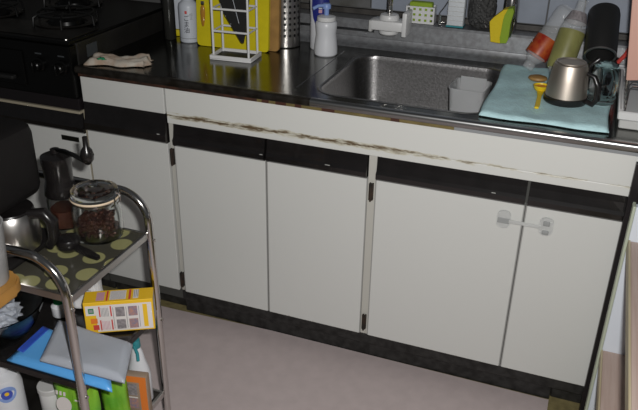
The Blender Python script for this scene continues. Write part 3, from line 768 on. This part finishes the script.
shp('side_panel', bx(1.0005, 1.02, -.85, -.024, 0, .70, .002), 'shelf_white')
for x in (.72, .96): shp('leg', bx(x, x + .03, -.845, -.815, 0, .5815), 'shelf_white')

# ================================================================== TROLLEY
XR, XL, YB, YF = -.372, -.86, -.470, -.764
tr = thing('kitchen_trolley', 'three-tier chrome tube kitchen trolley with patterned top shelf', 'trolley', ((XR + XL) / 2, (YB + YF) / 2, 0))
def tp(name, bm, m, smooth=False, parent=None):
    o = obj(name, bm, m, parent or tr, smooth)
    if parent is None: o.location = (-(XR + XL) / 2, -(YB + YF) / 2, 0)
    return o
def uframe(y, zr, rb):
    pts = [(XR, y, .045), (XR, y, .3)] + arc((XR - rb, y, zr - rb), rb, 0, 90, (1, 0, 0), (0, 0, 1), 10) + arc((XL + rb, y, zr - rb), rb, 90, 180, (1, 0, 0), (0, 0, 1), 10) + [(XL, y, .3), (XL, y, .045)]
    return tube(pts, .0095, 14)
tp('back_frame', uframe(YB, .695, .07), 'chrome', True)
tp('front_frame', uframe(YF, .688, .08), 'chrome', True)
for z, key in ((.594, 'shelf_print'), (.372, 'black_plastic'), (.132, 'stove_steel')):
    t_ = tp('shelf', bx(XL + .012, XR - .006, YF + .012, YB - .012, z, z + .005), key)
    b_ = bmesh.new()
    for y in (YF + .0105, YB - .0105): box(b_, XL, XR, y - .003, y + .003, z - .007, z + .009, .001, 1)
    for x in (XL + .008, XR - .002): box(b_, x - .004, x + .004, YF + .0136, YB - .0136, z - .007, z + .009, .001, 1)
    obj('shelf_rim', b_, 'steel_brushed' if z > .5 else ('black_plastic' if z > .3 else 'steel_brushed'), t_)
for x in (XR, XL):
    for y in (YB, YF):
        c = bmesh.new(); tube([(x - .008, y, .026), (x + .008, y, .026)], .0215, 16, c); box(c, x - .011, x - .0085, y - .008, y + .008, .01, .046); box(c, x + .0085, x + .011, y - .008, y + .008, .01, .046); box(c, x - .011, x + .011, y - .01, y + .01, .0445, .048)
        tp('caster', c, 'black_plastic', True)
for y in (YB, YF):
    for z in (.592, .372): tp('bolt', tube([(XR + .008, y, z - .012), (XR + .0125, y, z - .012)], .004, 10), 'steel_brushed')

SZ = .6035
# clip-top jar
o = thing('clip_jar', 'glass clip-top jar with cream seal and dark red contents', 'jar', (-.462, -.530, SZ + .0005)); o.scale = (1.06, 1.06, 1.06)
obj('jar_wall', lathe([(0, 0), (.044, 0), (.049, .004), (.051, .02), (.051, .062), (.047, .076), (.044, .082), (.044, .090), (.041, .090), (.041, .082), (.044, .075), (.048, .062), (.048, .02), (.046, .007), (0, .004)], 36), 'glass', o, True)
obj('seal_ring', lathe([(.041, .0905), (.049, .0905), (.0505, .093), (.049, .0955), (.041, .0955)], 36), 'seal_cream', o, True)
obj('lid', lathe([(.036, .096), (.0495, .096), (.050, .101), (.047, .108), (.036, .113), (.030, .109), (.018, .109), (.012, .114), (0, .115), (0, .110), (.012, .107), (.028, .105), (.036, .101)], 36), 'glass', o, True)
obj('lid_gem', lathe([(0, .1155), (.008, .1155), (.010, .119), (.006, .124), (0, .125)], 14), 'glass', o, True)
bm = bmesh.new(); rnd = random.Random(2)
for k in range(230):
    a, r, z = rnd.uniform(0, 2 * PI), .039 * math.sqrt(rnd.random()), .012 + .032 * rnd.random()
    mtx = Matrix.Translation((r * math.cos(a), r * math.sin(a), z)) @ Matrix.Rotation(rnd.uniform(0, 3), 4, Vector((rnd.random(), rnd.random(), rnd.random()))) @ Matrix.Diagonal((1, .7, .6, 1))
    bmesh.ops.create_icosphere(bm, subdivisions=1, radius=.0062, matrix=mtx)
bb = obj('beans', bm, 'beans', o, 'full'); bb['kind'] = 'stuff'
obj('clip_wire', tube([(.046, -.010, .080), (.054, -.010, .088), (.055, -.008, .104), (.050, .0, .110), (.055, .008, .104), (.054, .010, .088), (.046, .010, .080)], .0016, 8), 'chrome', o, True)
obj('neck_wire', lathe([(.0445, .084), (.0465, .0845), (.0465, .0865), (.0445, .087)], 36), 'chrome', o, True)

# coffee maker
cm = thing('coffee_maker', 'black drip coffee maker on the trolley top shelf', 'coffee maker', (-.66, -.65, SZ + .0005))
obj('base_plate', bx(-.15, .125, -.085, .085, 0, .014, .006), 'coffee_black', cm, True)
obj('column', bx(-.155, -.03, -.085, .085, .0145, .110, .008), 'coffee_black', cm, True)
bm = bmesh.new()
pf = rrect(-.160, .100, -.095, .090, .030, 5)
lv = [(0, .93), (.006, .97), (.02, 1.0), (.135, 1.0), (.150, .97), (.156, .90)]
rgs = [[bm.verts.new((-.03 + (x + .03) * k, y * k, .1105 + z)) for x, y in pf] for z, k in lv]
for a, c in zip(rgs, rgs[1:]):
    for i in range(len(a)): bm.faces.new((a[i], a[(i + 1) % len(a)], c[(i + 1) % len(a)], c[i]))
bm.faces.new(rgs[0][::-1]); bm.faces.new(rgs[-1])
obj('housing', bm, 'coffee_black', cm, True)
ca = obj('carafe', lathe([(0, .0145), (.050, .0145), (.054, .018), (.057, .040), (.055, .085), (.048, .098), (0, .100)], 36, cx=.075, cy=-.005), 'steel_brushed', cm, True)
obj('carafe_lid', lathe([(.0485, .0985), (.050, .1005), (.048, .1040), (0, .1045)], 32, cx=.075, cy=-.005), 'black_plastic', ca, True)
obj('carafe_handle', tube([(.118, .002, .095), (.150, .012, .098), (.164, .016, .080), (.162, .016, .040), (.150, .012, .018)], .011, 10, rr=[.011, .013, .0135, .012, .009]), 'black_plastic', ca, True)

# hand coffee mill with crank
ml = thing('coffee_mill', 'hand crank coffee mill with glass jar beside the coffee maker', 'coffee mill', (-.562, -.518, SZ + .0005))
obj('bean_jar', lathe([(0, 0), (.030, 0), (.034, .004), (.034, .070), (.031, .078), (.028, .078), (.030, .070), (.031, .005), (0, .004)], 30), 'glass', ml, True)
obj('coffee_grounds', lathe([(0, .0045), (.0295, .0045), (.0295, .045), (0, .047)], 24), 'beans', ml, True)
obj('mill_body', lathe([(0, .0785), (.034, .0785), (.036, .082), (.034, .100), (.030, .115), (.032, .150), (.034, .160), (.033, .172), (.020, .178), (0, .179)], 30), 'black_plastic', ml, True)
obj('crank_hub', lathe([(0, .1795), (.010, .1795), (.010, .188), (0, .190)], 16), 'black_plastic', ml, True)
ck = obj('crank_arm', tube([(0, 0, .186), (.030, -.005, .189), (.060, -.010, .186), (.092, -.014, .178)], .0052, 8), 'dark_chrome', ml, True)
obj('crank_knob', lathe([(0, .172), (.006, .174), (.013, .184), (.0145, .195), (.012, .206), (.006, .214), (.0055, .236), (0, .238)], 20, cx=.096, cy=-.014), 'black_plastic', ck, True)

# coffee scoop
o = thing('coffee_scoop', 'black plastic coffee scoop lying on the patterned shelf', 'scoop', (-.486, -.607, SZ + .001), (0, 0, math.radians(-12)))
obj('bowl', lathe([(0, 0), (.018, 0), (.024, .008), (.026, .022), (.023, .028), (.010, .032), (0, .033)], 24), 'black_plastic', o, True)
obj('handle', prism([(.020, -.010), (.075, -.013), (.098, -.010), (.100, -.002), (.092, .004), (.06, .006), (.020, .010)], .008, .017, .003), 'black_plastic', o, True)

# middle shelf things
MZ = .3815
# yellow mix box
bxo = thing('mix_box', 'yellow and white printed food box on the middle trolley shelf', 'box', (-.462, -.505, MZ))
bxo.rotation_euler = (math.radians(0), math.radians(0), math.radians(0))
bxo.location = (-.418, -.549, MZ + .0005); bxo.rotation_euler = (0, 0, math.radians(29.5))
W_, D_, H_ = .077, .024, .084
obj('carton', bx(-W_, W_, -D_, D_, 0, H_, .001, 1), 'box_yellow', bxo)
fq = [(.004, .004, .150, .076, 'box_white'), (.004, .004, .026, .050, 'box_yellow'), (.130, .010, .140, .072, 'box_yellow')]
fq += [(.010, .055, .022, .069, 'cap_green'), (.012, .058, .020, .066, 'ink_grey')]
for u in (.033, .058): fq += [(u, .045, u + .003, .073, 'ink_red'), (u, .008, u + .003, .036, 'ink_red')]
fq += [(.013, .028, .028, .042, 'orange_pack'), (.017, .010, .030, .024, 'ink_red')]
for k in range(6): fq += [(.038 + .003 * k, .046, .0392 + .003 * k, .070, 'ink_grey'), (.038 + .003 * k, .010, .0392 + .003 * k, .034, 'label_pink')]
for k, (u, v) in enumerate(((.070, .044), (.098, .044), (.070, .010), (.098, .010))): fq += [(u, v, u + .020, v + .026, 'photo_warm' if k % 2 else 'photo_tone')]
for u in (.064, .093, .121): fq += [(u, .012, u + .0012, .070, 'ink_grey')]
printing('front_print', bxo, (-W_, -D_, 0), (1, 0, 0), (0, 0, 1), fq)
tq = [(.028, .006, .046, .040, 'label_pink'), (.050, .004, .054, .044, 'ink_red'), (.058, .006, .094, .042, 'box_white'), (.100, .004, .105, .044, 'ink_red'), (.110, .006, .122, .042, 'box_white')]
for k in range(8): tq += [(.060, .008 + .0042 * k, .092, .0092 + .0042 * k, 'ink_grey')]
for k in range(3): tq += [(.112 + .004 * k, .010, .1135 + .004 * k, .040, 'ink_grey')]
printing('top_print', bxo, (-W_, -D_, H_), (1, 0, 0), (0, 1, 0), tq)
printing('end_print', bxo, (W_, -D_, 0), (0, 1, 0), (0, 0, 1), [(.004, .006, .044, .078, 'box_white'), (.010, .014, .036, .018, 'ink_red')])

# packs of plastic bags lying on the middle shelf
def sheet(poly, z0, z1, amp, seed, nx=16, ny=12):
    """soft slab spanned by a quad, slightly billowed"""
    rnd = random.Random(seed); ph = [rnd.uniform(0, 6) for _ in range(5)]; bm = bmesh.new(); a, b, c, d = [Vector((*p, 0)) for p in poly]
    T, B = [], []
    for j in range(ny + 1):
        tr_, br_ = [], []
        for i in range(nx + 1):
            u, v = i / nx, j / ny; p = (a * (1 - u) + b * u) * (1 - v) + (d * (1 - u) + c * u) * v
            e = min(1, 16 * min(u, 1 - u, v, 1 - v)); h = amp * (math.sin(5 * u + 4 * v + ph[0]) + .6 * math.sin(11 * u - 7 * v + ph[1])) * e
            tr_.append(bm.verts.new((p.x, p.y, z0 + (z1 - z0) * (.35 + .65 * e) + h))); br_.append(bm.verts.new((p.x, p.y, z0)))
        T.append(tr_); B.append(br_)
    for j in range(ny):
        for i in range(nx):
            bm.faces.new((T[j][i], T[j][i + 1], T[j + 1][i + 1], T[j + 1][i])); bm.faces.new((B[j][i], B[j + 1][i], B[j + 1][i + 1], B[j][i + 1]))
    for i in range(nx): bm.faces.new((B[0][i], B[0][i + 1], T[0][i + 1], T[0][i])); bm.faces.new((B[ny][i], T[ny][i], T[ny][i + 1], B[ny][i + 1]))
    for j in range(ny): bm.faces.new((B[j][0], T[j][0], T[j + 1][0], B[j + 1][0])); bm.faces.new((B[j][nx], B[j + 1][nx], T[j + 1][nx], T[j][nx]))
    return bm
o = thing('blue_bag_pack', 'bright blue pack of plastic bags under the clear sheets', 'bag pack', (-.47, -.70, MZ + .0005))
b_ = sheet([(-.578, -.626), (-.40, -.635), (-.305, -.7525), (-.574, -.7525)], 0, .012, .0012, 3)
o_ = obj('pack', b_, 'bag_blue', o, 'full'); o_.location = (.47, .70, 0)
b_ = sheet([(-.572, -.634), (-.552, -.637), (-.548, -.728), (-.567, -.726)], .0135, .015, .0003, 4); o_ = obj('deep_stripe', b_, 'bag_deep', o, 'full'); o_.location = (.47, .70, 0)
o = thing('clear_bag_pack', 'clear plastic sheets in a flat pack lying over blue pack', 'bag pack', (-.43, -.70, MZ + .0185))
b_ = sheet([(-.545, -.614), (-.338, -.624), (-.283, -.738), (-.490, -.744)], 0, .015, .0020, 8, 30, 24)
o_ = obj('sheets', b_, 'bag_clear', o, 'full'); o_.location = (.43, .70, 0)

# glass bowl with crumpled plastic
o = thing('glass_bowl', 'glass mixing bowl on the middle shelf at the left edge', 'bowl', (-.652, -.684, MZ + .0005))
obj('bowl_wall', lathe([(0, 0), (.055, 0), (.060, .003), (.085, .035), (.104, .075), (.108, .088), (.104, .088), (.099, .074), (.080, .037), (.056, .007), (0, .005)], 40), 'glass', o, True)
cp = thing('crumpled_plastic', 'crumpled clear plastic stuffed in the glass bowl', 'plastic', (-.652, -.686, MZ + .012))
bm = bmesh.new(); bmesh.ops.create_icosphere(bm, subdivisions=4, radius=1); rnd = random.Random(11)
dirs = [(Vector((rnd.gauss(0, 1), rnd.gauss(0, 1), rnd.gauss(0, 1))).normalized(), rnd.uniform(.75, .98)) for _ in range(46)]
for v in bm.verts:
    k = min([lim / max(.05, v.co.dot(d)) for d, lim in dirs if v.co.dot(d) > .3] + [1.05]); c = v.co * min(k, 1.08)
    c = c * (1 + .16 * math.sin(17 * v.co.x + 9 * v.co.y) * math.sin(13 * v.co.z + 15 * v.co.y))
    v.co = Vector((c.x * .060, c.y * .060, .048 + c.z * .042))
obj('film', bm, 'bag_clear', cp)
# spray bottle with green cap, paper bag
o = thing('green_cap_bottle', 'bottle with green cap behind the clear plastic sheets', 'bottle', (-.578, -.565, MZ + .0005))
obj('bottle_body', lathe([(0, 0), (.018, 0), (.020, .003), (.020, .026), (.012, .034), (0, .034)], 22), 'bottle_milk', o, True)
obj('cap', lathe([(0, .0345), (.0135, .0345), (.0135, .062), (.012, .065), (0, .066)], 22), 'cap_green', o, True)
o = thing('paper_bag', 'crumpled white paper bag standing behind the yellow food box', 'bag', (-.535, -.515, MZ + .0005), (0, 0, .3))
bm = bmesh.new(); box(bm, -.036, .036, -.018, .018, 0, .10, .012, 3); bmesh.ops.subdivide_edges(bm, edges=bm.edges, cuts=2, use_grid_fill=True)
rnd = random.Random(3)
for v in bm.verts: v.co += Vector((rnd.uniform(-1, 1), rnd.uniform(-1, 1), rnd.uniform(-1, 1) if v.co.z > .03 else 0)) * .0022
obj('bag', bm, 'paper_white', o, 'full')
printing('bag_print', o, (-.030, -.0215, .03), (1, 0, 0), (0, 0, 1), [(.01, .02 + .010 * k, .05, .022 + .010 * k, 'ink_grey') for k in range(4)])

# bottom shelf things
BZ = .1415
o = thing('cleaner_bottle', 'white bottle with teal cap on the bottom trolley shelf', 'bottle', (-.408, -.520, BZ), (0, 0, math.radians(10)))
obj('bottle_body', lathe([(0, 0), (.026, 0), (.029, .004), (.029, .08), (.024, .105), (.018, .125), (.014, .148), (.010, .158), (0, .159)], 28, sx=1.0, sy=.8), 'bottle_milk', o, True)
obj('cap', lathe([(0, .1595), (.010, .1595), (.011, .163), (.010, .182), (0, .183)], 18), 'cap_teal', o, True)
obj('trigger', tube([(0, -.010, .168), (.012, -.022, .158), (.014, -.026, .140)], .004, 8), 'cap_teal', o, True)
printing('label_print', o, (-.014, -.0246, .03), (1, 0, 0), (0, 0, 1), [(0, 0, .028, .045, 'label_white'), (.004, .025, .024, .032, 'ink_blue'), (.006, .012, .022, .016, 'ink_grey'), (.008, .018, .020, .021, 'ink_black')])
def pouch(w, d, h, seed, fold=.016):
    bm = bmesh.new(); nx, nz = 10, 12; rnd = random.Random(seed); ph = [rnd.uniform(0, 6) for _ in range(4)]; sides = []
    for s_ in (-1, 1):
        g_ = []
        for j in range(nz + 1):
            v = j / nz; row = []
            for i in range(nx + 1):
                u = i / nx * 2 - 1
                t = d * (1 - u * u) ** .5 * (1 - v ** 3) if abs(u) < 1 else 0
                wob = .004 * math.sin(6 * u + 8 * v + ph[0]) * v + .003 * math.sin(14 * u - 5 * v + ph[1])
                row.append(bm.verts.new((u * w * (1 - .06 * v), s_ * t + wob, h * v + .004 * math.sin(5 * u + ph[2]) * (v > .95))))
            g_.append(row)
        for j in range(nz):
            for i in range(nx): bm.faces.new((g_[j][i], g_[j][i + 1], g_[j + 1][i + 1], g_[j + 1][i]))
        sides.append(g_)
    bm.faces.new([*sides[0][0], *sides[1][0][::-1]])
    bmesh.ops.remove_doubles(bm, verts=bm.verts, dist=1e-5)
    return bm
o = thing('green_pouch', 'green snack pouch with white badge on the bottom trolley shelf', 'pouch', (-.470, -.680, BZ), (math.radians(-3), 0, math.radians(4)))
obj('pouch', pouch(.060, .022, .160, 5), 'bag_green', o, 'full')
bg = lathe([(0, 0), (.020, 0), (.020, .001), (0, .001)], 22); obj('badge', bg, 'box_white', o, False, loc=(-.022, -.0215, .098), rot=(math.radians(80), 0, 0))
printing('pouch_print', o, (-.040, -.0205, .125), (1, 0, 0), (0, .15, 1), [(0, 0, .006, .010, 'box_white'), (.010, 0, .016, .010, 'box_white'), (.020, 0, .026, .010, 'box_white'), (.045, -.01, .060, .014, 'bag_green'), (.050, -.006, .070, -.002, 'box_white')], .002)
o = thing('green_pouch', 'shiny lime green pouch with crimped top beside the orange packet', 'pouch', (-.414, -.612, BZ), (math.radians(2), 0, math.radians(14)))
obj('pouch', pouch(.034, .016, .185, 9), 'bag_green', o, 'full')
o = thing('orange_packet', 'orange and brown printed packet on the bottom trolley shelf', 'packet', (-.386, -.564, BZ), (0, 0, math.radians(12)))
obj('packet', bx(-.030, .030, -.010, .010, 0, .120, .003), 'brown_paper', o, True)
printing('packet_print', o, (-.030, -.010, 0), (1, 0, 0), (0, 0, 1), [(.040, .004, .0575, .112, 'orange_pack'), (.002, .100, .058, .118, 'orange_pack'), (.008, .060, .034, .095, 'photo_tone'), (.008, .02, .034, .05, 'photo_warm'), (.008, .052, .034, .056, 'box_white')])
o = thing('label_bottle', 'white bottle with round blue and yellow label under middle shelf', 'bottle', (-.640, -.715, BZ))
obj('bottle_body', lathe([(0, 0), (.036, 0), (.040, .004), (.040, .13), (.034, .155), (.016, .165), (.015, .185), (0, .186)], 30), 'bottle_milk', o, True)
def disc_on_cyl(r, cz, a0, rad, key, name):
    bm = bmesh.new(); c = bm.verts.new((r * math.cos(a0), r * math.sin(a0), cz)); rg = []
    for k in range(24):
        t = 2 * PI * k / 24; a = a0 + rad * math.cos(t) / r; rg.append(bm.verts.new((r * math.cos(a), r * math.sin(a), cz + rad * math.sin(t))))
    for k in range(24): bm.faces.new((c, rg[k], rg[(k + 1) % 24]))
    obj(name, bm, key, o)
disc_on_cyl(.0408, .125, math.radians(-40), .022, 'pale_blue', 'round_label'); disc_on_cyl(.0414, .125, math.radians(-40), .013, 'ink_blue', 'label_core'); disc_on_cyl(.0418, .128, math.radians(-40), .005, 'box_yellow', 'label_spot')
o = thing('white_tub', 'small white tub on the bottom shelf beside the label bottle', 'tub', (-.564, -.655, BZ))
obj('tub_wall', lathe([(0, 0), (.024, 0), (.027, .004), (.028, .09), (0, .09)], 26), 'white_plastic', o, True)
obj('lid', lathe([(0, .0905), (.030, .0905), (.030, .102), (.028, .104), (0, .104)], 26), 'white_dull', o, True)

# ================================================================== SIDE TABLE WITH CUP (front left)
o = thing('side_table', 'small wooden side table with rounded corner at the left edge', 'table', (-.66, -1.019, 0))
bm = prism(rrect(-.24, .228, -.22, .228, .035, 6), .634, .660, .004); obj('table_top', bm, 'wood_tray', o, True)
for x in (-.18, .12):
    for y in (-.17, .12): obj('leg', tube([(x, y, .0045), (x, y, .6335)], .016, 12, rr=[.013, .017]), 'wood_tray', o, True)
o = thing('paper_cup', 'ribbed greyish white cup standing on the wooden side table', 'cup', (-.484, -.836, .6605))
bm = lathe([(0, 0), (.036, 0), (.038, .003), (.045, .115), (.046, .12), (.043, .12), (.036, .006), (0, .005)], 40)
for v in bm.verts:
    r = math.hypot(v.co.x, v.co.y)
    if r > .03 and .005 < v.co.z < .118:
        k = 1 + .012 * math.cos(20 * math.atan2(v.co.y, v.co.x)); v.co.x *= k; v.co.y *= k
obj('cup_wall', bm, 'cup_white', o, True)
